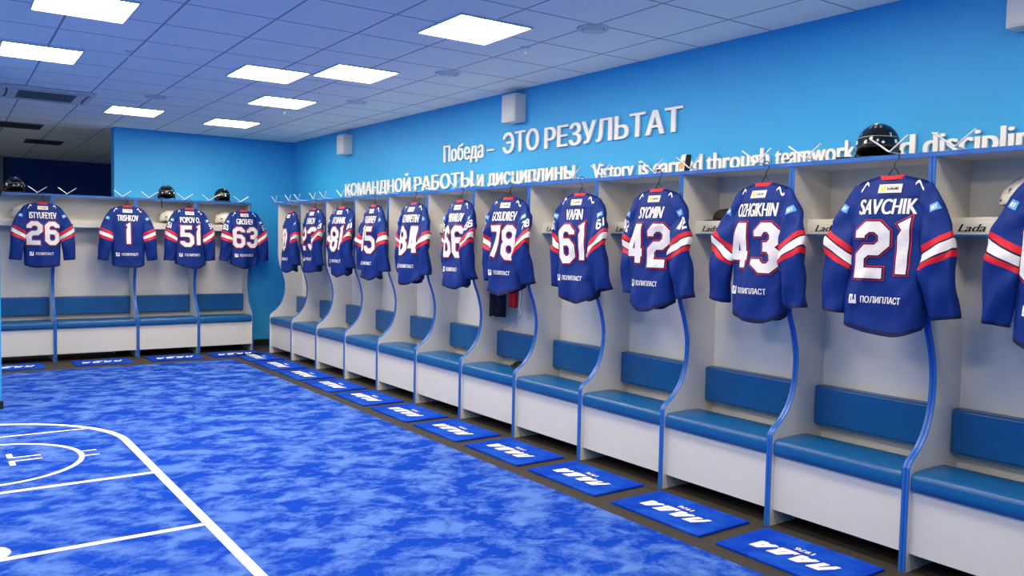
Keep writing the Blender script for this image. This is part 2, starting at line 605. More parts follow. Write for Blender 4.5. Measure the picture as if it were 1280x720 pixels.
    for hx in (0.2, w - 0.2):
        bm = bmesh.new()
        box(bm, (hx - 0.01, DEP - 0.021, 1.46), (hx + 0.01, DEP - 0.0178, 1.53), 0.001, 1)
        tube(bm, spline([(hx, DEP - 0.02, 1.515), (hx, DEP - 0.06, 1.505), (hx, DEP - 0.085, 1.525), (hx, DEP - 0.09, 1.55)], 4), 0.003, 6)
        tube(bm, spline([(hx, DEP - 0.02, 1.475), (hx, DEP - 0.04, 1.462), (hx, DEP - 0.055, 1.47), (hx, DEP - 0.058, 1.49)], 4), 0.003, 6)
        link('wire_hook', bm, M['steel'], t)
    return t


RP = -PI / 2
ORD = ['first', 'second', 'third', 'fourth', 'fifth', 'sixth', 'seventh', 'eighth', 'ninth', 'tenth', 'eleventh', 'twelfth']
YS = [8.8, 8.0, 7.2, 6.4, 5.6, 4.8, 4.0, 3.2, 2.4, 1.6, 0.788, 0.012, -0.788]
NUM = ['0', '23', '81', '15', '84', '66', '78', '61', '42', '43', '21', '']
for i in range(12):
    n = NUM[i]
    lab = ('white locker bay behind the number %s jersey, %s from the far corner, right wall' % (n, ORD[i])) if n and i else \
        ('white locker bay with blue bench at the far corner end of the right row' if i == 0 else 'white locker bay with blue bench cut off by the right edge of the picture')
    locker(YS[i] - YS[i + 1], lab, 'locker bays along the right wall', (0, YS[i], 0), RP)
XS = [-3.41, -2.477, -1.5576, -0.817, -0.097]
BN = ['26', '1', '51', '63']
BY = 9.11
for i in range(4):
    w = XS[i + 1] - XS[i]
    locker(w, 'white locker bay behind the number %s jersey, %s from the left, back wall' % (BN[i], ORD[i]), 'locker bays along the back wall', (XS[i], BY, 0), 0,
           ((0.1, 0.13), (w - 0.3, 0.13)) if w > 0.8 else ((0.07, 0.13),))

# ------------------------------------------------------------------ jerseys
HJ = 0.79


def glyph(ch):
    a, b = 0.30, 0.14
    loop = [(a, 0), (1 - a, 0), (1, b), (1, 1 - b), (1 - a, 1), (a, 1), (0, 1 - b), (0, b)]
    G = {
        '0': [(loop, True)],
        '1': [([(0.6, 0), (0.6, 1), (0.0, .96)], False)],
        '2': [([(0, .76), (0, 1 - b), (a, 1), (1 - a, 1), (1, 1 - b), (1, .5 + b), (1 - a, .5), (a, .5), (0, .5 - b), (0, 0), (1, 0)], False)],
        '3': [([(0, .78), (0, 1 - b), (a, 1), (1 - a, 1), (1, 1 - b), (1, .52 + b), (1 - a, .52), (.3, .52)], False),
              ([(.3, .52), (1 - a, .52), (1, .52 - b), (1, b), (1 - a, 0), (a, 0), (0, b), (0, .22)], False)],
        '4': [([(.72, 0), (.72, 1), (.5, 1), (0, .3), (1.05, .3)], False)],
        '5': [([(1, 1), (0, 1), (0, .58), (1 - a, .58), (1, .58 - b), (1, b), (1 - a, 0), (a, 0), (0, b), (0, .22)], False)],
        '6': [([(1, .8), (1, 1 - b), (1 - a, 1), (a, 1), (0, 1 - b), (0, b), (a, 0), (1 - a, 0), (1, b), (1, .56 - b), (1 - a, .56), (0, .56)], False)],
        '7': [([(0, 1), (1, 1), (1, .9), (.4, 0)], False)],
        '8': [([(a, .52), (1 - a, .52), (1, .52 + b), (1, 1 - b), (1 - a, 1), (a, 1), (0, 1 - b), (0, .52 + b)], True),
              ([(a, 0), (1 - a, 0), (1, b), (1, .52 - b), (1 - a, .52), (a, .52), (0, .52 - b), (0, b)], True)],
    }
    return G[ch]


def strokes(bm, paths, W_, H_, x0, y0, th, tx, grow=0.0):
    """block strokes: centre lines inset by half the stroke in a W_ x H_ box"""
    lift = 0
    for pts, closed in paths:
        P = [Vector((x0 + tx / 2 + p[0] * (W_ - tx), y0 + th / 2 + p[1] * (H_ - th))) for p in pts]
        n = len(P)
        L, R = [], []
        hw = th / 2 + grow
        for i in range(n):
            a = P[i - 1] if (closed or i > 0) else None
            c = P[(i + 1) % n] if (closed or i < n - 1) else None
            d0 = (P[i] - a).normalized() if a else None
            d1 = (c - P[i]).normalized() if c else None
            if d0 is None:
                d0 = d1
            if d1 is None:
                d1 = d0
            n0 = Vector((-d0.y, d0.x)); n1 = Vector((-d1.y, d1.x))
            m = (n0 + n1)
            m = m.normalized() if m.length > 1e-6 else n0
            k = hw / max(0.5, m.dot(n0))
            e = Vector((0, 0))
            if not closed and i == 0:
                e = -d1 * (grow + (th / 2 if False else 0))
            if not closed and i == n - 1:
                e = d0 * grow
            L.append(P[i] + m * k + e)
            R.append(P[i] - m * k + e)
        for i in range(n if closed else n - 1):
            j = (i + 1) % n
            lift += 1
            vs = [bm.verts.new((q.x, q.y, 0.0001 * lift)) for q in (R[i], R[j], L[j], L[i])]
            bm.faces.new(vs)
    return bm


def number_bm(s, H_, grow=0.0, dw=0.585, cond=1.0):
    bm = bmesh.new()
    gap = 0.16 * H_ * 1.0
    W_ = dw * H_ * cond
    th = 0.185 * H_
    x = 0
    ws = [(W_ * 0.46 if c == '1' else W_) for c in s]
    gap = 0.11 * H_
    tot = sum(ws) + gap * (len(s) - 1) * 0.75
    x = -tot / 2
    for c, w in zip(s, ws):
        strokes(bm, glyph(c), w, H_, x, -H_ / 2, th, th, grow)
        x += w + gap * 0.75
    bmesh.ops.recalc_face_normals(bm, faces=bm.faces[:])
    for f in bm.faces:
        f.normal_update()
        if f.normal.z < 0:
            f.normal_flip()
    return bm


def jersey(number, name, label, group, loc, rz, yaw=0.0, seed=0, rs=1.0, ls=1.0, sleevenum=True, namew=0.30, cover=0.0, back=0.0):
    """a hockey jersey on a hanger, back outward: local x to the viewer's right, -y towards the viewer"""
    R = random.Random(seed)
    t = thing('hockey_jersey', label, 'jersey', loc, rz + yaw, group)
    ph = [R.uniform(0, 6.28) for _ in range(6)]
    fa = 0.014 + R.uniform(0, 0.006)
    lean = R.uniform(-0.02, 0.02)

    def Wd(v):
        return 0.176 + 0.016 * min(1, v * 5) - 0.004 * v + 0.006 * math.sin(3 * v + ph[0])

    def Db(v, back):
        if back:
            return 0.014 + 0.062 * min(1, v * 3.2) ** 0.7 + 0.022 * v
        return 0.012 + 0.022 * min(1, v * 3) + 0.006 * v

    def zs(x):
        a = abs(x)
        return -0.014 - 0.26 * max(0, a - 0.055) - 1.5 * max(0, a - 0.150) ** 1.4

    def zh(x, back):
        return -HJ + 0.055 * (abs(x) / 0.2) ** 2.2 + 0.010 * math.sin(16 * x + ph[1]) + (0.0 if back else 0.012) + lean * x

    def fold(x, v):
        nz = noise.noise(Vector((x * 6.5, v * 3.2, seed * 1.7))) * 0.026 + noise.noise(Vector((x * 15, v * 9 + x * 6, seed * 2.3))) * 0.010
        return nz * min(1, v * 4) + fa * v * (0.55 * math.sin(19 * x + ph[2] + 2.0 * v) + 0.35 * math.sin(37 * x + ph[3] - 2 * v)) + 0.006 * math.sin(9 * v + 12 * x + ph[4]) * (1 - abs(2 * v - 1)) * 1.2

    def surf(c, s, v):
        W_ = Wd(v)
        x = W_ * math.copysign(abs(c) ** 0.85, c)
        back = s < 0
        y = math.copysign(Db(v, back) * abs(s) ** 0.75, s)
        y += fold(x, v) * min(1, abs(s) * 1.5)
        z = zs(x) * (1 - v) + zh(x, back) * v
        return Vector((x + lean * v, y, z))

    def on_back(x, z, eps):
        x -= lean * 0.5
        v = (zs(x) - z) / (zs(x) - zh(x, True))
        v = min(1, max(0, v))
        W_ = Wd(v)
        c = min(0.999, (abs(x) / W_) ** (1 / 0.85))
        s = math.sqrt(1 - c * c)
        y = -Db(v, True) * s ** 0.75 + fold(x, v) * min(1, s * 1.5)
        return Vector((x + lean * v, y - eps, z))

    NT, NV = 72, 34
    bm = bmesh.new()
    rows = []
    for i in range(NV + 1):
        v = i / NV
        rows.append([bm.verts.new(surf(math.cos(2 * PI * k / NT), math.sin(2 * PI * k / NT), v)) for k in range(NT)])
    for i in range(NV):
        for k in range(NT):
            f = bm.faces.new((rows[i][k], rows[i + 1][k], rows[i + 1][(k + 1) % NT], rows[i][(k + 1) % NT]))
            f.material_index = 1 if i >= NV - 1 else 0
    # close the shoulders, leaving the neck open
    for k in range(1, NT // 2):
        a, b = rows[0][k], rows[0][NT - k]
        a2, b2 = rows[0][k + 1], rows[0][(NT - k - 1) % NT]
        if abs(a.co.x) > 0.05 and abs(a2.co.x) > 0.05 and k + 1 < NT // 2:
            bm.faces.new((a, b, b2, a2))
    # yoke seam
    body = link('body', bm, [M['navy'], M['deep']], t, smooth=True)
    bm = bmesh.new()
    xs_ = [-0.165 + 0.33 * k / 24 for k in range(25)]
    for xa, xb in zip(xs_, xs_[1:]):
        vs = [bm.verts.new(on_back(x_, z_ - 0.012 * (abs(x_) / 0.165) ** 2, 0.0022)) for x_, z_ in ((xa, -0.112), (xb, -0.112), (xb, -0.116), (xa, -0.116))]
        bm.faces.new((vs[0], vs[3], vs[2], vs[1]))
    link('yoke_seam', bm, M['deep'], t)
    # collar
    bm = bmesh.new()
    N = 28
    cr = []
    for k in range(N):
        a = 2 * PI * k / N
        bxk = 0.063 * math.cos(a)
        by = 0.024 * math.sin(a) - 0.004
        dip = 0.012 * (1 if math.sin(a) > 0 else 0.35) * abs(math.sin(a))
        cr.append([bm.verts.new((bxk * 1.06, by * 1.15, -0.030 - dip)), bm.verts.new((bxk, by, -0.012 - dip)), bm.verts.new((bxk * 0.93, by * 0.85, -0.010 - dip)), bm.verts.new((bxk * 0.92, by * 0.8, -0.03 - dip))])
    for k in range(N):
        for j in range(3):
            bm.faces.new((cr[k][j], cr[(k + 1) % N][j], cr[(k + 1) % N][j + 1], cr[k][j + 1]))
    bmesh.ops.recalc_face_normals(bm, faces=bm.faces[:])
    link('collar', bm, M['red'], t, smooth=True, label='red collar')

    # sleeves
    SB = [0.0, 0.10, 0.2, 0.3, 0.40, 0.465, 0.515, 0.532, 0.56, 0.59, 0.622, 0.639, 0.689, 0.75, 0.82, 0.90, 0.975, 1.0]
    SM = [0, 0, 0, 0, 0, 0, 1, 2, 3, 3, 3, 2, 1, 0, 0, 0, 2]
    SM[5] = 0
    # index of the interval: red .465-.515, dark .515-.532, white .532-.622, dark .622-.639, red .639-.689
    def smi(s):
        if 0.465 <= s < 0.515 or 0.639 <= s < 0.689:
            return 1
        if 0.515 <= s < 0.532 or 0.622 <= s < 0.639 or s > 0.975:
            return 2
        if 0.532 <= s < 0.622:
            return 3
        return 0
    SBF = []
    for a, b in zip(SB, SB[1:]):
        n = max(1, round((b - a) / 0.03))
        SBF += [a + (b - a) * k / n for k in range(n)]
    SBF.append(1.0)
    for sd in (-1, 1):
        sp = (ls if sd < 0 else rs)
        bend = R.uniform(-0.01, 0.015)
        fy = -0.028 - 0.02 * R.random() + (back if sd < 0 else 0.0)
        cp = spline([(sd * 0.142, -0.004, -0.072), (sd * (0.184 + 0.012 * sp), -0.012, -0.19), (sd * (0.198 + 0.028 * sp), fy, -0.34), (sd * (0.200 + 0.038 * sp), fy - 0.012, -0.47), (sd * (0.206 + 0.050 * sp + bend), fy + 0.012, -0.69)], 12)
        ph2 = R.uniform(0, 6)
        slant = R.uniform(0.25, 0.75)
        if sd > 0 and cover:
            slant = 0.9
            nc = len(cp) - 1
            for q_, p_ in enumerate(cp):
                u_ = q_ / nc
                f_ = max(0.0, min(1.0, (u_ - 0.15) / 0.5)) * (1 - 0.35 * max(0.0, u_ - 0.7) / 0.3)
                p_.x -= cover * 0.45 * f_
                p_.y -= cover * 1.1 * f_

        def cen(s):
            f = s * (len(cp) - 1)
            i = min(int(f), len(cp) - 2)
            return cp[i].lerp(cp[i + 1], f - i), (cp[i + 1] - cp[i]).normalized()

        def ssurf(ang, s, eps=0.0):
            c, tg = cen(s)
            ac = Vector((-tg.z, 0, tg.x)).normalized()
            if ac.x < 0:
                ac = -ac
            yd = Vector((0, 1, 0))
            hw = 0.046 + 0.032 * min(1, s / 0.55) - 0.016 * max(0, s - 0.65) / 0.35
            th = 0.020 + 0.026 * min(1, s * 2.2) + 0.004 * math.sin(14 * s + ph2)
            ca, sa = math.cos(ang), math.sin(ang)
            p = c + ac * (hw * math.copysign(abs(ca) ** 0.9, ca)) + yd * (th * math.copysign(abs(sa) ** 0.85, sa))
            p += yd * (0.006 * math.sin(22 * s + 3 * ca + ph2) * (1 if s > 0.1 else 0))
            # slanted cuff and stripe: outer side hangs a little higher
            sl = slant * max(0.0, 1 - abs(s - 0.58) / 0.40)
            p.z += sl * ca * sd * hw
            p += (yd * 0.018 + ac * 0.008) * (noise.noise(Vector((ca * 1.5 + sd * 9, sa * 1.5 + seed, s * 7))) * min(1, s * 4))
            return p - yd * eps

        bm = bmesh.new()
        n = 28
        rg = []
        for s in SBF:
            rg.append([bm.verts.new(ssurf(2 * PI * k / n, s)) for k in range(n)])
        for i in range(len(SBF) - 1):
            mi = smi((SBF[i] + SBF[i + 1]) / 2)
            for k in range(n):
                f = bm.faces.new((rg[i][k], rg[i][(k + 1) % n], rg[i + 1][(k + 1) % n], rg[i + 1][k]))
                f.material_index = mi
        bm.faces.new(rg[0])
        bmesh.ops.recalc_face_normals(bm, faces=bm.faces[:])
        slv = link('sleeve', bm, [M['navy'], M['red'], M['deep'], M['stripe']], t, smooth=True)

        def on_sleeve(a, s, eps):     # a: across in metres
            ca = max(-0.985, min(0.985, a / 0.078))
            ang = -math.acos(ca)
            return ssurf(ang, s, eps)
        # arm patch
        ax = sd * 0.034
        bm = bmesh.new()
        pb = bmesh.new()
        box_pts = [(-0.036, -0.018), (0.036, -0.018), (0.030, 0.020), (-0.030, 0.020)]
        pb.faces.new([pb.verts.new((x, y, 0)) for x, y in box_pts])
        slice_grid(pb, 0.012)
        merge(bm, pb, lambda c: on_sleeve(ax + c.x * 0.8, 0.235 - c.y / 0.62, 0.003), 0)
        tb = text_bm('BET', 0.044, 0.018, 0.04)
        slice_grid(tb, 0.012)
        merge(bm, tb, lambda c: on_sleeve(ax + (c.x - 0.022) * 0.8, 0.235 - (c.y - 0.009) / 0.62, 0.0045 + c.z), 1)
        link('arm_patch', bm, [M['sky'], M['ink']], slv, label='light blue arm patch with white letters')
        if sleevenum:
            nb = number_bm(number, 0.078, 0.0, 0.58)
            slice_grid(nb, 0.014)
            o = bmesh.new()
            merge(o, nb, lambda c: on_sleeve(sd * 0.050 + c.x * 0.7, 0.365 - c.y / 0.62, 0.004 + c.z))
            link('arm_number', o, M['ink'], slv, label='white number on the sleeve')
        # shoulder emblem: a white swirl
        bm = bmesh.new()
        q = []
        for k in range(13):
            u = k / 12
            q.append((0.112 + 0.062 * u, -0.004 + 0.016 * math.sin(u * 7.5)))
        for k in range(12):
            (xa, ya), (xb, yb) = q[k], q[k + 1]
            vs = []
            for xx, yy in ((xa, ya), (xb, yb)):
                for dz in (0.0, -0.013):
                    zz = zs(xx) - 0.020 + yy + dz
                    vs.append(bm.verts.new(on_back(sd * xx, zz, 0.004)))
            bm.faces.new((vs[0], vs[2], vs[3], vs[1]))
        link('shoulder_emblem', bm, M['ink'], t, label='white shoulder swirl')

    # prints on the back
    def put(nm, bmsrc, dx, dz, eps, m, lab=None, par=None):
        slice_grid(bmsrc, 0.02)
        o = bmesh.new()
        merge(o, bmsrc, lambda c: on_back(dx + c.x, dz + c.y, eps + c.z))
        return link(nm, o, m, par or t, label=lab)
    if name:
        put('name_print', text_bm(name, namew * 0.86, 0.074, 0.038), -namew * 0.43, -0.203, 0.005, M['ink'], 'white player name')
    nb = put('number_print', number_bm(number, 0.275), 0, -0.375, 0.0075, M['stripe'], 'white block number')
    put('number_outline', number_bm(number, 0.275, 0.0105), 0, -0.375, 0.004, M['red'], 'red outline', nb)
    put('number_gap', number_bm(number, 0.275, 0.0065), 0, -0.375, 0.0055, M['deep'], 'navy gap inside the outline', nb)
    sp = bmesh.new()
    merge(sp, text_bm('ПОЛИПЛАСТ', 0.19, 0.033, 0.03), lambda c: Vector((c.x - 0.068, c.y + 0.003, c.z)))
    spo = put('sponsor_print', sp, -0.015, -0.635, 0.005, M['ink'], 'white printed lettering')
    sp = bmesh.new()
    gx_ = [-0.13, -0.121, -0.116, -0.109, -0.099, -0.09]
    gy_ = [-0.004, 0.006, 0.014, 0.031, 0.041]
    rows_ = ['11111', '10001', '10101', '10101'] if False else [(1, 1, 1, 1, 1), (1, 0, 1, 1, 1), (1, 0, 1, 0, 1), (1, 1, 1, 0, 1)]
    vg = {}
    for j in range(4):
        for i in range(5):
            if rows_[j][i]:
                q_ = []
                for ii, jj in ((i, j), (i + 1, j), (i + 1, j + 1), (i, j + 1)):
                    if (ii, jj) not in vg:
                        vg[(ii, jj)] = sp.verts.new((gx_[ii], gy_[jj], 0))
                    q_.append(vg[(ii, jj)])
                sp.faces.new(q_)
    put('sponsor_sign', sp, -0.015, -0.635, 0.005, M['ink'], 'white square sign', spo)
    pa = bmesh.new()
    pa.faces.new([pa.verts.new((x, y, 0)) for x, y in ((-0.055, -0.021), (0.055, -0.021), (0.055, 0.021), (-0.055, 0.021))])
    pp = put('neck_patch', pa, 0, -0.078, 0.004, M['stripe'], 'white patch below the collar')
    pa = bmesh.new()
    pa.faces.new([pa.verts.new((x, y, 0)) for x, y in ((-0.041, -0.012), (-0.023, -0.012), (-0.020, 0.012), (-0.044, 0.012))])
    put('patch_shield', pa, 0, -0.078, 0.0055, M['yellow'], 'yellow shield', pp)
    put('patch_letters', text_bm('БАНК', 0.054, 0.014, 0.05), -0.012, -0.085, 0.0055, M['black'], 'black letters', pp)

    # the hanger is a thing of its own
    h = bmesh.new()
    sgn = R.choice((-1, 1))
    tube(h, spline([(0.0, 0.0, 0.018), (0.0, 0.0, 0.03), (0.004, 0, 0.05), (0.020 * sgn, 0, 0.072), (0.018 * sgn, 0, 0.098), (0.0, 0, 0.1065), (-0.018 * sgn, 0, 0.096), (-0.021 * sgn, 0, 0.082)], 5), 0.0026, 8)
    tube(h, spline([(-0.13, 0, -0.085), (-0.05, 0, -0.046), (0, 0, 0.022), (0.05, 0, -0.046), (0.13, 0, -0.085)], 5), 0.003, 8)
    tube(h, [(-0.13, 0, -0.087), (0, 0, -0.092), (0.13, 0, -0.087)], 0.003, 8)
    bmesh.ops.translate(h, verts=h.verts[:], vec=(0, 0.004, 0))
    ho = link('coat_hanger', h, M['wire'], None, smooth=True)
    ho.location = loc
    ho.rotation_euler = (0, 0, rz + yaw)
    tag(ho, 'dark wire coat hanger holding up the number %s jersey' % number if number != '0' else 'dark wire coat hanger of the jersey nearest the corner of the right row', 'coat hanger', 'wire coat hangers')
    return t


JZ = 1.912
D = math.radians
right_j = [  # number, name, y of collar, yaw, namew, rs, ls
    ('0', '', 8.10, -4, 0.26, 0.7, 0.7, 8.0),
    ('23', 'CHERNOV', 7.36, 4, 0.26, 1.3, 0.5, 7.2),
    ('81', 'OVCHINNIK', 6.56, 8, 0.30, 1.6, 0.5, 6.4),
    ('15', 'GALIASHEV', 5.77, -2, 0.30, 2.0, 0.7, 5.6),
    ('84', 'AZOVARMETIN', 4.92, 3, 0.33, 1.0, 0.6, 4.8),
    ('66', 'MIKHAILOV', 4.09, -3, 0.31, 1.7, 0.6, 4.0),
    ('78', 'GOSUDIREV', 3.37, 8, 0.33, 2.3, 0.3, 3.2),
    ('61', 'VAFIN', 2.49, 5, 0.20, 1.7, 0.4, 2.4),
    ('42', 'SYOMIN', 1.735, 0, 0.25, 1.6, 0.6, 1.6),
    ('43', 'OZHGIKHIN', 0.915, -5, 0.33, 1.6, 1.6, 0.788),
    ('21', 'SAVCHIK', 0.165, 4, 0.32, 1.2, 1.1, 0.012),
    ('62', '', -0.625, 2, 0.27, 1.0, 1.4, -0.788),
]
where = {'0': 'navy hockey jersey on the far end bay of the right row, beside the corner',
         '62': 'navy hockey jersey cut off by the right edge, mostly its left sleeve showing'}
for i, (n, nm, y, yw, nw, rs, ls, yn) in enumerate(right_j):
    jersey(n, nm, where.get(n, 'navy hockey jersey with white number %s hanging on the right row of lockers' % n), 'jerseys along the right wall',
           (0.052, y, JZ + (0.0 if n != '0' else -0.02)), RP, D(yw), 100 + i, rs, ls, n not in ('0', '62', '21', '84', '15', '43'), nw, {'81': 0.06, '23': 0.05, '66': 0.04, '78': 0.06, '61': 0.04}.get(n, 0.0), 0.0 if n in ('43', '21', '62', '15') else 0.045)
back_j = [('26', 'ISTYUFEYEV', -2.60, 4, 0.33, 1.7, 1.6), ('1', 'TRISHKOV', -1.67, -2, 0.28, 1.5, 1.5), ('51', 'POPOV O.', -0.93, 4, 0.29, 1.1, 1.3), ('63', 'GROSHEV', -0.225, 3, 0.27, 1.3, 1.2)]
for i, (n, nm, x, yw, nw, rs, ls) in enumerate(back_j):
    jersey(n, nm, 'navy hockey jersey with white number %s hanging on the back row of lockers' % n, 'jerseys along the back wall',
           (x, BY + 0.052, JZ), 0, D(yw), 200 + i, rs, ls, n in ('51', '63'), nw)


# ------------------------------------------------------------------ carpet and mats
def chaikin(pts, n=2):
    for _ in range(n):
        o = [pts[0]]
        for a, b in zip(pts, pts[1:]):
            o += [(a[0] * .75 + b[0] * .25, a[1] * .75 + b[1] * .25), (a[0] * .25 + b[0] * .75, a[1] * .25 + b[1] * .75)]
        o.append(pts[-1])
        pts = o
    return pts


rug = thing('carpet', 'large mottled blue carpet with white ice rink markings covering the middle of the floor', 'carpet', (0, 0, 0))
link('pile', bx((LX + 0.3, NY + 0.3, 0.0), (-0.605, 8.37, 0.011), 0.003, 1), M['carpet'], rug)


def ribbon(pts, w, z=0.0125, closed=False):
    bm = bmesh.new()
    P = [Vector((a, b)) for a, b in pts]
    n = len(P)
    L, R_ = [], []
    for i in range(n):
        a = P[i - 1] if closed else P[max(i - 1, 0)]
        c = P[(i + 1) % n] if closed else P[min(i + 1, n - 1)]
        d = (c - a).normalized()
        nn = Vector((-d.y, d.x)) * w / 2
        L.append(bm.verts.new((P[i].x + nn.x, P[i].y + nn.y, z)))
        R_.append(bm.verts.new((P[i].x - nn.x, P[i].y - nn.y, z)))
    for i in range(n if closed else n - 1):
        j = (i + 1) % n
        bm.faces.new((R_[i], R_[j], L[j], L[i]))
    return bm


def arc(cx, cy, r, a0, a1, n=24):
    return [(cx + r * math.cos(D(a0 + (a1 - a0) * k / n)), cy + r * math.sin(D(a0 + (a1 - a0) * k / n))) for k in range(n + 1)]


# rink boards outline, right side and the far rounded end
outline = [(-2.56, -3.2), (-2.56, 4.55)] + arc(-3.66, 4.55, 1.10, 0, 90) + [(-4.3, 5.65)] + arc(-4.3, 4.55, 1.10, 90, 180) + [(-5.4, -3.2)]
link('rink_outline', ribbon(outline, 0.052), M['line'], rug, label='white rounded outline of the rink')
link('goal_line', ribbon([(-5.2, 5.11), (-2.72, 5.11)], 0.03), M['line'], rug, label='thin white goal line')
link('zone_line', ribbon([(-5.4, 3.56), (-2.58, 3.56)], 0.045), M['line'], rug, label='white line across the rink')
link('zone_line', ribbon([(-5.4, 2.40), (-2.58, 2.40)], 0.045), M['line'], rug, label='white line across the rink')
link('face_off_circle', ribbon(arc(-3.46, 4.30, 0.565, 0, 360, 48)[:-1], 0.035, closed=True), M['line'], rug, label='white face off circle')
for dy in (-0.07, 0.07):
    link('circle_mark', ribbon([(-2.90, 4.30 + dy), (-2.79, 4.30 + dy)], 0.02), M['line'], rug)
for sy in (-1, 1):
    bm = ribbon([(-3.32, 4.36 + sy * 0.05), (-3.13, 4.36 + sy * 0.05)], 0.022)
    merge(bm, ribbon([(-3.31, 4.36 + sy * 0.05), (-3.31, 4.36 + sy * 0.17)], 0.035, 0.0128))
    link('face_off_mark', bm, M['line'], rug)
bm = bmesh.new()
bm.faces.new([bm.verts.new((-3.57 + 0.115 * math.cos(2 * PI * k / 32), 2.50 + 0.115 * math.sin(2 * PI * k / 32), 0.0130)) for k in range(32)])
link('face_off_spot', bm, M['line'], rug, label='white round face off spot')


def block_word(W_, H_):
    """heavy slanted block letters, lower left at the origin"""
    Lp = [([(0.0, 0.06), (0.16, 0.06), (0.40, 1), (0.95, 1), (0.95, 0)], False)]
    Ap = [([(0.0, 0), (0.36, 1), (0.70, 1), (1.0, 0)], False), ([(0.16, 0.30), (0.86, 0.30)], False)]
    Dp = [([(0.16, 0.16), (0.36, 1), (0.84, 1), (0.84, 0.16)], False), ([(0.0, -0.04), (0.0, 0.14), (1.0, 0.14), (1.0, -0.04)], False)]
    bm = bmesh.new()
    lw = W_ * 0.225
    for k, g in enumerate((Lp, Ap, Dp, Ap)):
        strokes(bm, g, lw, H_, k * W_ * 0.255, 0, H_ * 0.29, H_ * 0.27)
    for v in bm.verts:
        v.co.x += 0.30 * v.co.y
    return bm


def mat_thing(label, group, loc, rz, w=0.68, d=0.42):
    """local x to the right of somebody standing in the room, y towards the lockers"""
    t = thing('floor_mat', label, 'mat', loc, rz, group)
    link('pile', bx((-w / 2, -d / 2, 0), (w / 2, d / 2, 0.014), 0.004, 2), M['mat'], t)
    # lettering reads from the bench: turned half round
    tb = block_word(0.46, 0.125)
    link('lettering', merge(bmesh.new(), tb, lambda c: Vector((0.245 - c.x, 0.035 - c.y, 0.0152 + c.z))), M['matlet'], t, label='white block letters')
    tb = text_bm('1976', 0.11, 0.036, 0.03)
    link('year', merge(bmesh.new(), tb, lambda c: Vector((0.05 - c.x, 0.088 - c.y, 0.0152 + c.z))), M['matlet'], t, label='small white year')
    return t


for i in range(12):
    yc = (YS[i] + YS[i + 1]) / 2 + (0.02 if i < 9 else 0)
    n = NUM[i]
    lab = 'blue lettered mat of the right row, %s from the far corner, before jersey %s' % (ORD[i], n) if 0 < i < 11 else \
        ('small blue lettered mat in the far corner where the two rows meet' if i == 0 else 'small blue lettered mat just below the right edge of the picture')
    mat_thing(lab, 'mats along the right wall', (-0.262, yc, 0), RP)
for i in range(4):
    xc = (XS[i] + XS[i + 1]) / 2 + (0.0, 0.0, 0.0, 0.02)[i]
    mat_thing('blue lettered mat of the back row, %s from the left, before jersey %s' % (ORD[i], BN[i]), 'mats along the back wall', (xc, 8.83, 0), 0, 0.62)

# ------------------------------------------------------------------ wall lettering
def wall_text(label, words):
    t = thing('wall_lettering', label, 'lettering', (RX, 0, 0))
    for body, y0, y1, zb, h in words:
        tb = text_bm(body, y0 - y1, h, 0.032, 0, 0.016, capref=True)
        link('lettering_word', merge(bmesh.new(), tb, lambda c: Vector((-0.012 - c.z, y0 - c.x, zb + c.y))), M['letter'], t)
    return t


wall_text('raised white upper line of Russian lettering high on the blue right wall', [('Победа', 5.33, 4.59, 2.348, 0.165), ('–', 4.535, 4.414, 2.348, 0.165), ('ЭТО', 4.272, 3.724, 2.356, 0.185), ('РЕЗУЛЬТАТ', 3.645, 2.062, 2.350, 0.180)])
wall_text('raised white lower line of Russian lettering above the far lockers', [('КОМАНДНОЙ', 7.735, 6.027, 2.083, 0.152), ('РАБОТЫ', 5.944, 4.767, 2.078, 0.152), ('и', 4.695, 4.579, 2.075, 0.150), ('дисциплины', 4.51, 3.228, 2.075, 0.150)])
wall_text('raised white English lettering above the near lockers', [('Victory', 3.008, 2.535, 2.062, 0.124), ('is', 2.484, 2.384, 2.060, 0.124), ('earned', 2.333, 1.867, 2.058, 0.125), ('through', 1.831, 1.312, 2.056, 0.127), ('teamwork', 1.271, 0.72, 2.052, 0.128), ('and', 0.652, 0.366, 2.049, 0.128), ('discipline', 0.323, -0.305, 2.046, 0.130)])

# ------------------------------------------------------------------ wall boxes, ceiling fittings
def wall_box(y, z0, z1, label):
    t = thing('wall_speaker', label, 'speaker', (RX, y, z0), 0, 'white boxes high on the right wall')
    h = z1 - z0
    link('cabinet', bx((-0.12, -0.105, 0), (0, 0.105, h), 0.006, 2), M['plastic'], t)
    link('front_grille', bx((-0.124, -0.092, 0.012), (-0.1195, 0.092, h - 0.012), 0.002, 1), M['plastic'], t)
    link('indicator', bx((-0.127, -0.006, h * 0.52), (-0.1235, 0.006, h * 0.52 + 0.012)), M['ink'], t)
    return t


wall_box(7.67, 2.60, 2.84, 'white box speaker high on the right wall nearest the far corner')
wall_box(4.05, 2.615, 2.86, 'white box speaker high on the right wall above the upper lettering')
wall_box(-0.215, 2.62, 2.87, 'white box speaker in the upper right corner cut by the picture edge')

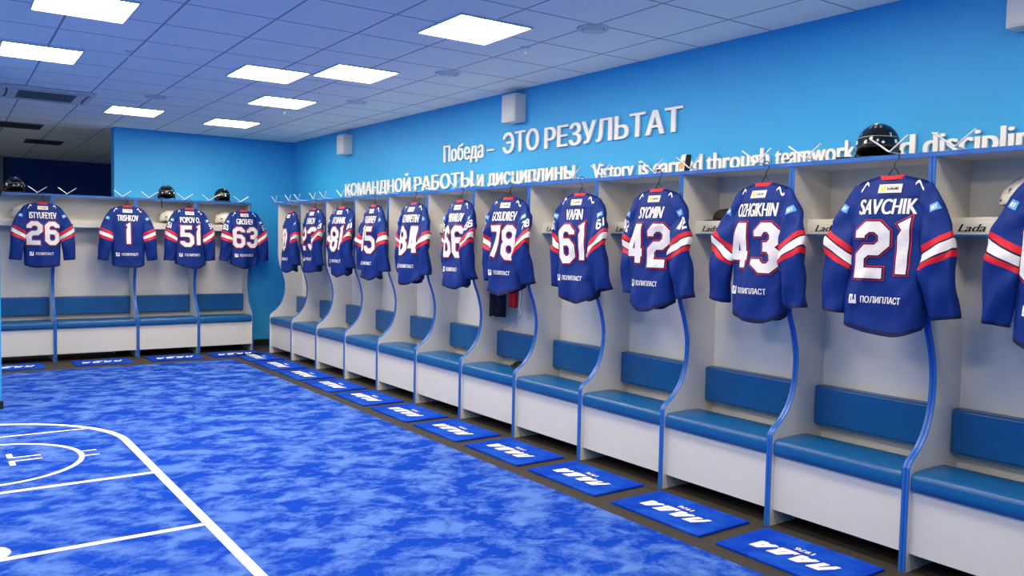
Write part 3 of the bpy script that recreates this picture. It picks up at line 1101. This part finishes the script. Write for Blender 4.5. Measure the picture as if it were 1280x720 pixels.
X, Y = sc_xy(-2.72, 7.62)
ac = thing('ceiling_air_conditioner', 'white ceiling cassette air conditioner with grey grille at the upper left', 'air conditioner', (X, Y, CZ), CA)
link('panel', bx((-0.40, -0.42, -0.022), (0.40, 0.42, 0), 0.012, 3), M['plastic'], ac)
bm = bx((-0.25, -0.25, -0.026), (0.25, 0.25, -0.0215), 0.002, 1)
for k in range(12):
    box(bm, (-0.24, -0.235 + k * 0.04, -0.031), (0.24, -0.222 + k * 0.04, -0.025))
link('grille', bm, M['grille'], ac, label='grey intake grille')
bm = bmesh.new()
for sx, sy in ((1, 0), (-1, 0), (0, 1), (0, -1)):
    pts = [(-0.30, 0.372), (-0.2, 0.362), (0, 0.358), (0.2, 0.362), (0.30, 0.372)]
    for (a0, b0), (a1, b1) in zip(pts, pts[1:]):
        vs = []
        for a, b in ((a0, b0 - 0.030), (a1, b1 - 0.030), (a1, b1 - 0.012), (a0, b0 - 0.012)):
            b_ = b
            vs.append(bm.verts.new(((a if sy else b_ * sx), (b_ * sy if sy else a), -0.0235)))
        bm.faces.new(vs)
link('air_slots', bm, M['black'], ac, label='black air outlet slots')


def round_fit(x, y, label, r=0.105):
    X, Y = sc_xy(x, y)
    t = thing('ceiling_diffuser', label, 'ceiling vent', (X, Y, CZ), 0, 'round white ceiling vents')
    link('rim', lathe(bmesh.new(), [(r * 0.72, -0.002), (r * 0.76, -0.016), (r * 0.9, -0.014), (r, -0.004), (r, 0.0)], 28), M['plastic'], t, smooth=True)
    link('gap', lathe(bmesh.new(), [(r * 0.60, -0.003), (r * 0.74, -0.003)], 28), M['grille'], t, label='dark gap')
    link('disc', lathe(bmesh.new(), [(0.0, -0.024), (r * 0.5, -0.022), (r * 0.62, -0.014), (r * 0.6, -0.002)], 28), M['plastic'], t, smooth=True)
    return t


for x, y, l in [(-0.2, 2.12, 'round white ceiling vent nearest the camera beside the largest light'), (-0.17, 3.99, 'round white ceiling vent above the wall speaker over the upper lettering'),
                (-0.13, 5.84, 'round white ceiling vent between the two far wall speakers'), (-1.81, 7.0, 'round white ceiling vent right of the air conditioner')]:
    round_fit(x, y, l)


def sprinkler(x, y, label):
    X, Y = sc_xy(x, y)
    t = thing('sprinkler', label, 'sprinkler', (X, Y, CZ), 0, 'small ceiling sprinklers')
    link('plate', lathe(bmesh.new(), [(0.0, -0.008), (0.03, -0.007), (0.034, 0.0)], 20), M['plastic'], t, smooth=True)
    link('head', lathe(bmesh.new(), [(0.008, -0.008), (0.008, -0.028), (0.013, -0.030), (0.013, -0.036), (0.004, -0.044), (0.014, -0.046), (0.014, -0.048), (0.0, -0.049)], 12), M['steel'], t)
    return t


sprinkler(-2.46, 4.93, 'small ceiling sprinkler at the upper left between the two left lights')
sprinkler(-0.22, 2.83, 'small ceiling sprinkler right of the largest ceiling light')
sprinkler(-0.5, 6.9, 'small ceiling sprinkler at the far end near the right wall')

# unlit light fittings of the dark area behind
for k, (x, y) in enumerate([(-2.69, 10.62), (-2.2, 12.62)]):
    X, Y = sc_xy(x, y)
    t = thing('ceiling_fitting', ('unlit dark ceiling fitting nearer the column in the dark area at the back', 'unlit dark ceiling fitting nearer the back wall end in the dark area')[k], 'ceiling fitting', (X, Y, CZ), CA, 'unlit ceiling fittings')
    link('frame', bx((-0.25, -0.29, -0.01), (0.25, 0.29, 0), 0.003, 1), M['grille'], t)
    link('louvre', merge(bx((-0.23, -0.27, -0.013), (0.23, 0.27, -0.0095)), bx((-0.01, -0.27, -0.016), (0.01, 0.27, -0.0125))), M['black'], t)


# ------------------------------------------------------------------ helmets
def helmet(label, loc, rz, white=False, group=None, strap=False):
    """local -y is the brow side"""
    t = thing('hockey_helmet', label, 'helmet', loc, rz, group)
    m = M['whiteshell'] if white else M['shell']
    rx, ry, rzz = 0.108, 0.132, 0.125
    zc = 0.075

    def P(th, ph, k=1.0):
        # th around, ph from the pole
        x = rx * k * math.sin(ph) * math.sin(th)
        y = -ry * k * math.sin(ph) * math.cos(th)
        z = zc + rzz * k * math.cos(ph)
        sq = 1 + 0.05 * math.cos(4 * th) * math.sin(ph)
        return Vector((x * sq, y * sq, z))

    def phmax(th):
        c = math.cos(th)         # 1 at the brow, -1 at the nape
        return D(96 + 22 * max(0, -c) + 20 * max(0, 1 - abs(c) * 1.6))
    for half in (0, 1):            # front and rear shell, overlapping
        bm = bmesh.new()
        rows = []
        NT, NP = 36, 14
        a0, a1 = (D(-84), D(84)) if half == 0 else (D(76), D(284))
        kk = 1.03 if half == 0 else 0.995
        for j in range(NP + 1):
            rows.append([bm.verts.new(P(a0 + (a1 - a0) * i / NT, phmax(a0 + (a1 - a0) * i / NT) * (0.02 + 0.98 * j / NP), kk)) for i in range(NT + 1)])
        for j in range(NP):
            for i in range(NT):
                bm.faces.new((rows[j][i], rows[j + 1][i], rows[j + 1][i + 1], rows[j][i + 1]))
        inner = [[bm.verts.new(v.co.lerp(Vector((0, 0, zc)), 0.06)) for v in r] for r in rows]
        for j in range(NP):
            for i in range(NT):
                bm.faces.new((inner[j][i], inner[j][i + 1], inner[j + 1][i + 1], inner[j + 1][i]))
        for i in range(NT):
            bm.faces.new((rows[-1][i], inner[-1][i], inner[-1][i + 1], rows[-1][i + 1]))
        for j in range(NP):
            bm.faces.new((rows[j][0], inner[j][0], inner[j + 1][0], rows[j + 1][0]))
            bm.faces.new((rows[j][-1], rows[j + 1][-1], inner[j + 1][-1], inner[j][-1]))
        bmesh.ops.recalc_face_normals(bm, faces=bm.faces[:])
        link('shell', bm, m, t, smooth=True, label=('front shell', 'rear shell')[half])
    # padding
    bm = bmesh.new()
    rows = []
    for j in range(7):
        rows.append([bm.verts.new(P(2 * PI * i / 32, D(60) + (phmax(2 * PI * i / 32) + D(3) - D(60)) * j / 6, 0.90)) for i in range(32)])
    for j in range(6):
        for i in range(32):
            bm.faces.new((rows[j][i], rows[j + 1][i], rows[j + 1][(i + 1) % 32], rows[j][(i + 1) % 32]))
    link('padding', bm, M['foam'], t, smooth=True)

    def spot(bm, th, ph, a, b, k=1.045, mi=0):
        vs = []
        for i in range(14):
            q = 2 * PI * i / 14
            vs.append(bm.verts.new(P(th + a * math.cos(q), ph + b * math.sin(q), k)))
        bm.faces.new(vs).material_index = mi
    for th, ph_, a_, b_, k_ in [(t_, 38, 0.10, 0.16, 1.045) for t_ in (-0.35, 0.0, 0.35)] + [(t_, 45, 0.10, 0.14, 1.008) for t_ in (2.6, PI, 3.7)] + [(t_, 62, 0.10, 0.06, 1.045) for t_ in (-0.9, 0.9)]:
        bm = bmesh.new()
        spot(bm, th, D(ph_), a_, b_, k_)
        link('vent', bm, M['grille'], t)
    for th, ph_, a_, b_ in ((-1.15, 82, .09, .09), (1.15, 82, .09, .09), (1.95, 84, .12, .07), (-1.95, 84, .12, .07), (0.9, 66, .03, .10), (-0.4, 84, .10, .06), (0.45, 86, .08, .05), (2.6, 75, .10, .06), (3.5, 78, .10, .05), (-0.05, 24, .22, .10)):
        bm = bmesh.new()
        spot(bm, th, D(ph_), a_, b_, 1.052)
        link('decal', bm, M['ink'] if not white else M['black'], t, label='small pale decal' if not white else 'small black decal')
    # raised ridge lines
    bm = bmesh.new()
    for th0, th1, ph in ((-1.3, 1.3, 70), (1.7, 4.58, 66)):
        tube(bm, [P(th0 + (th1 - th0) * k / 16, D(ph), 1.035 if ph == 70 else 1.0) for k in range(17)], 0.0022, 6)
    link('ridge', bm, M['greypad'] if not white else m, t, smooth=True)
    for sx in (-1, 1):
        bm = bmesh.new()
        tube(bm, spline([(sx * 0.110, -0.02, 0.05), (sx * 0.112, -0.028, 0.022), (sx * 0.108, 0.0, 0.006), (sx * 0.108, 0.032, 0.022), (sx * 0.110, 0.026, 0.05)], 5), 0.006, 8)
        link('ear_guard', bm, m, t, smooth=True)
    bm = bmesh.new()
    if strap:
        tube(bm, spline([(-0.10, -0.05, 0.04), (-0.08, -0.12, 0.012), (-0.05, -0.20, 0.006), (-0.045, -0.225, -0.03), (-0.047, -0.222, -0.10), (-0.04, -0.222, -0.13)], 5), 0.006, 8)
    else:
        tube(bm, spline([(-0.10, -0.03, 0.03), (-0.07, -0.10, 0.008), (0, -0.14, 0.006), (0.07, -0.10, 0.008), (0.10, -0.03, 0.03)], 5), 0.005, 8)
    link('chin_strap', bm, M['foam'], t, smooth=True)
    t.scale = (0.92, 0.92, 0.92)
    return t


TOP = 2.0072
helmet('black hockey helmet on the locker roof above the number 21 jersey', (0.275, 0.385, TOP), RP + 0.35, False, 'black helmets on the locker roofs')
helmet('black hockey helmet on the locker roof above the number 26 jersey', (-2.86, BY + 0.25, TOP), 0.2, False, 'black helmets on the locker roofs')
helmet('black hockey helmet with dangling strap on the locker roof left of jersey 51', (-1.16, BY + 0.25, TOP), -0.3, False, 'black helmets on the locker roofs', True)
helmet('black hockey helmet on the locker roof left of the number 63 jersey', (-0.45, BY + 0.25, TOP), 0.4, False, 'black helmets on the locker roofs')
SH = 1.705
helmet('white hockey helmet on the shelf at the right edge of the picture', (0.33, -0.34, 1.7004), RP - 1.5, True, 'white helmets on the shelves')
helmet('white hockey helmet on the shelf half hidden left of the number 26 jersey', (-2.76, BY + 0.325, 1.7004), 1.45, True, 'white helmets on the shelves')
helmet('white hockey helmet on the shelf half hidden left of the number 51 jersey', (-1.11, BY + 0.325, 1.7004), 1.45, True, 'white helmets on the shelves')
helmet('white hockey helmet on the shelf half hidden left of the number 63 jersey', (-0.40, BY + 0.325, 1.7004), 1.45, True, 'white helmets on the shelves')


# ------------------------------------------------------------------ small gear
def cap(label, loc, rz):
    t = thing('cap', label, 'cap', loc, rz, 'black caps on the shelves')
    link('crown', lathe(bmesh.new(), [(0.092, 0.0), (0.094, 0.02), (0.085, 0.05), (0.055, 0.072), (0.0, 0.08)], 24), M['foam'], t, smooth=True)
    bm = bmesh.new()
    A, B = [], []
    for k in range(13):
        a = D(-150 + 120 * k / 12)
        A.append((0.088 * math.cos(a), 0.088 * math.sin(a)))
        B.append((0.10 * math.cos(a) * 1.02, 0.088 * math.sin(a) - 0.07 * math.sin(PI * k / 12) ** 0.6))
    for z in (0.004, 0.008):
        va = [bm.verts.new((x, y, z)) for x, y in A]
        vb = [bm.verts.new((x, y, z - 0.003)) for x, y in B]
        for k in range(12):
            bm.faces.new((va[k], va[k + 1], vb[k + 1], vb[k]))
    link('brim', bm, M['foam'], t)
    return t


cap('black cap lying on the shelf left of the number 43 jersey', (0.355, 1.42, 1.7004), RP - 1.2)
cap('black cap on the shelf half hidden left of the number 78 jersey', (0.36, 3.66, 1.7004), RP + 0.3)


def garment(name, label, cat, loc, rz, w, d, h, m, seed, split=False, pts=None):
    """cloth hanging in folds from a hook"""
    R = random.Random(seed)
    t = thing(name, label, cat, loc, rz)
    ph = R.uniform(0, 6)
    legs = [(-w * 0.27, w * 0.27), (w * 0.27, w * 0.27)] if split else [(0, w / 2)]
    for cx, hw in legs:
        bm = bmesh.new()
        rows = []
        for i in range(17):
            v = i / 16
            k = 0.25 + 0.75 * min(1, v * 2.2) ** 0.6
            rows.append([bm.verts.new((cx * k + hw * k * math.cos(2 * PI * j / 28) , d / 2 * k * math.sin(2 * PI * j / 28) + 0.012 * v * math.sin(5 * j / 28 * 2 * PI + ph + 3 * v), -v * h + 0.01 * v * math.cos(2 * PI * j / 14 + ph))) for j in range(28)])
        for a, b in zip(rows, rows[1:]):
            for j in range(28):
                bm.faces.new((a[j], a[(j + 1) % 28], b[(j + 1) % 28], b[j]))
        bm.faces.new(rows[0])
        bm.faces.new(rows[-1][::-1])
        bmesh.ops.recalc_face_normals(bm, faces=bm.faces[:])
        link('leg' if split else 'cloth', bm, m, t, smooth=True)
    bm = bmesh.new()
    tube(bm, spline([(-0.012, 0, -0.02), (-0.014, 0, 0.012), (0, 0, 0.024), (0.014, 0, 0.012), (0.012, 0, -0.02)], 4), 0.003, 6)
    link('loop', bm, m, t)
    return t


garment('trousers', 'dark trousers hanging below the number 78 jersey, behind it', 'trousers', (0.30, 3.865, 1.52), RP, 0.17, 0.07, 0.62, M['darkcloth'], 3, True)
garment('elbow_pad', 'small dark red padded item hanging below the number 78 jersey', 'pad', (0.29, 3.62, 1.50), RP, 0.085, 0.07, 0.50, M['red'], 5)
lace = tag(link('lace', tube(bmesh.new(), spline([(0.28, 3.50, 1.5), (0.28, 3.50, 1.25), (0.275, 3.49, 1.1), (0.28, 3.515, 1.0), (0.28, 3.49, 0.96), (0.282, 3.52, 0.94)], 6), 0.008, 8), M['stripe'], None, smooth=True), 'white lace dangling beside the dark red pad below the number 78 jersey', 'lace')
# grey shoulder pad hung below the shelf of the last bay
pd = thing('padding_vest', 'grey padding hanging under the shelf at the right edge of the picture', 'pad', (0.33, -0.33, 1.35), RP)
bm = bmesh.new()
bmesh.ops.create_uvsphere(bm, u_segments=24, v_segments=14, radius=1, matrix=Matrix.Diagonal((0.15, 0.075, 0.145, 1)))
for v in bm.verts:
    v.co += Vector((0.008 * math.sin(30 * v.co.z), 0.010 * math.sin(26 * v.co.x + 18 * v.co.z), 0))
link('pad', bm, M['greypad'], pd, smooth=True)
link('strap', tube(bmesh.new(), spline([(-0.06, 0, 0.12), (-0.05, 0.02, 0.17), (0, 0.03, 0.19), (0.05, 0.02, 0.17), (0.06, 0, 0.12)], 4), 0.008, 8), M['foam'], pd)
# little thing on the roof edge between two bays
po = thing('glove', 'small white and orange glove standing on the locker roof left of jersey 43', 'glove', (0.19, 1.655, TOP), RP - 0.2)
bm = bx((-0.05, -0.022, 0), (0.035, 0.022, 0.135), 0.02, 4)
for v in bm.verts:
    v.co.x += 0.25 * v.co.z
    v.co.x *= 1 - 1.2 * max(0, v.co.z - 0.07)
link('palm', bm, M['whiteshell'], po, smooth=True)
bm = bx((0.036, -0.024, 0), (0.062, 0.024, 0.13), 0.011, 3)
for v in bm.verts:
    v.co.x += 0.2 * v.co.z
link('back', bm, M['foam'], po, smooth=True, label='black back')
bm = bx((-0.03, -0.028, 0.03), (0.015, -0.018, 0.085), 0.004, 2)
for v in bm.verts:
    v.co.x += 0.25 * v.co.z
link('badge', bm, M['orange'], po, label='orange patch')
po.scale = (0.72, 0.8, 0.85)
# small dark item on the bench of bay 78
sl = thing('sandal', 'small black sandal lying on the bench seat below the number 78 jersey', 'sandal', (0.27, 3.50, 0.4895), RP + 1.1)
link('sole', bx((-0.05, -0.12, 0), (0.05, 0.12, 0.02), 0.009, 3), M['foam'], sl, smooth=True)
link('band', tube(bmesh.new(), spline([(-0.05, -0.03, 0.012), (-0.035, -0.03, 0.045), (0, -0.03, 0.056), (0.035, -0.03, 0.045), (0.05, -0.03, 0.012)], 5), 0.012, 8), M['foam'], sl, smooth=True)
# black marker on the roof edge
tag(link('marker_pen', tube(bmesh.new(), [(0.15, 0.545, TOP + 0.009), (0.20, 0.50, TOP + 0.009), (0.27, 0.44, TOP + 0.009)], [0.007, 0.009, 0.009], 10), M['foam'], None, smooth=True), 'thin black pen lying on the locker roof left of the helmet above number 21', 'pen')
# black strap at the left end of the back row
tag(link('strap', tube(bmesh.new(), spline([(-2.99, BY + 0.15, TOP + 0.0105), (-3.0, BY + 0.105, TOP + 0.0105), (-3.01, BY + 0.092, TOP - 0.01), (-3.02, BY + 0.092, TOP - 0.05), (-3.05, BY + 0.098, TOP - 0.10), (-3.06, BY + 0.10, TOP - 0.15)], 5), 0.010, 8), M['foam'], None, smooth=True), 'black strap dangling from the locker roof at the left edge of the back row', 'strap')
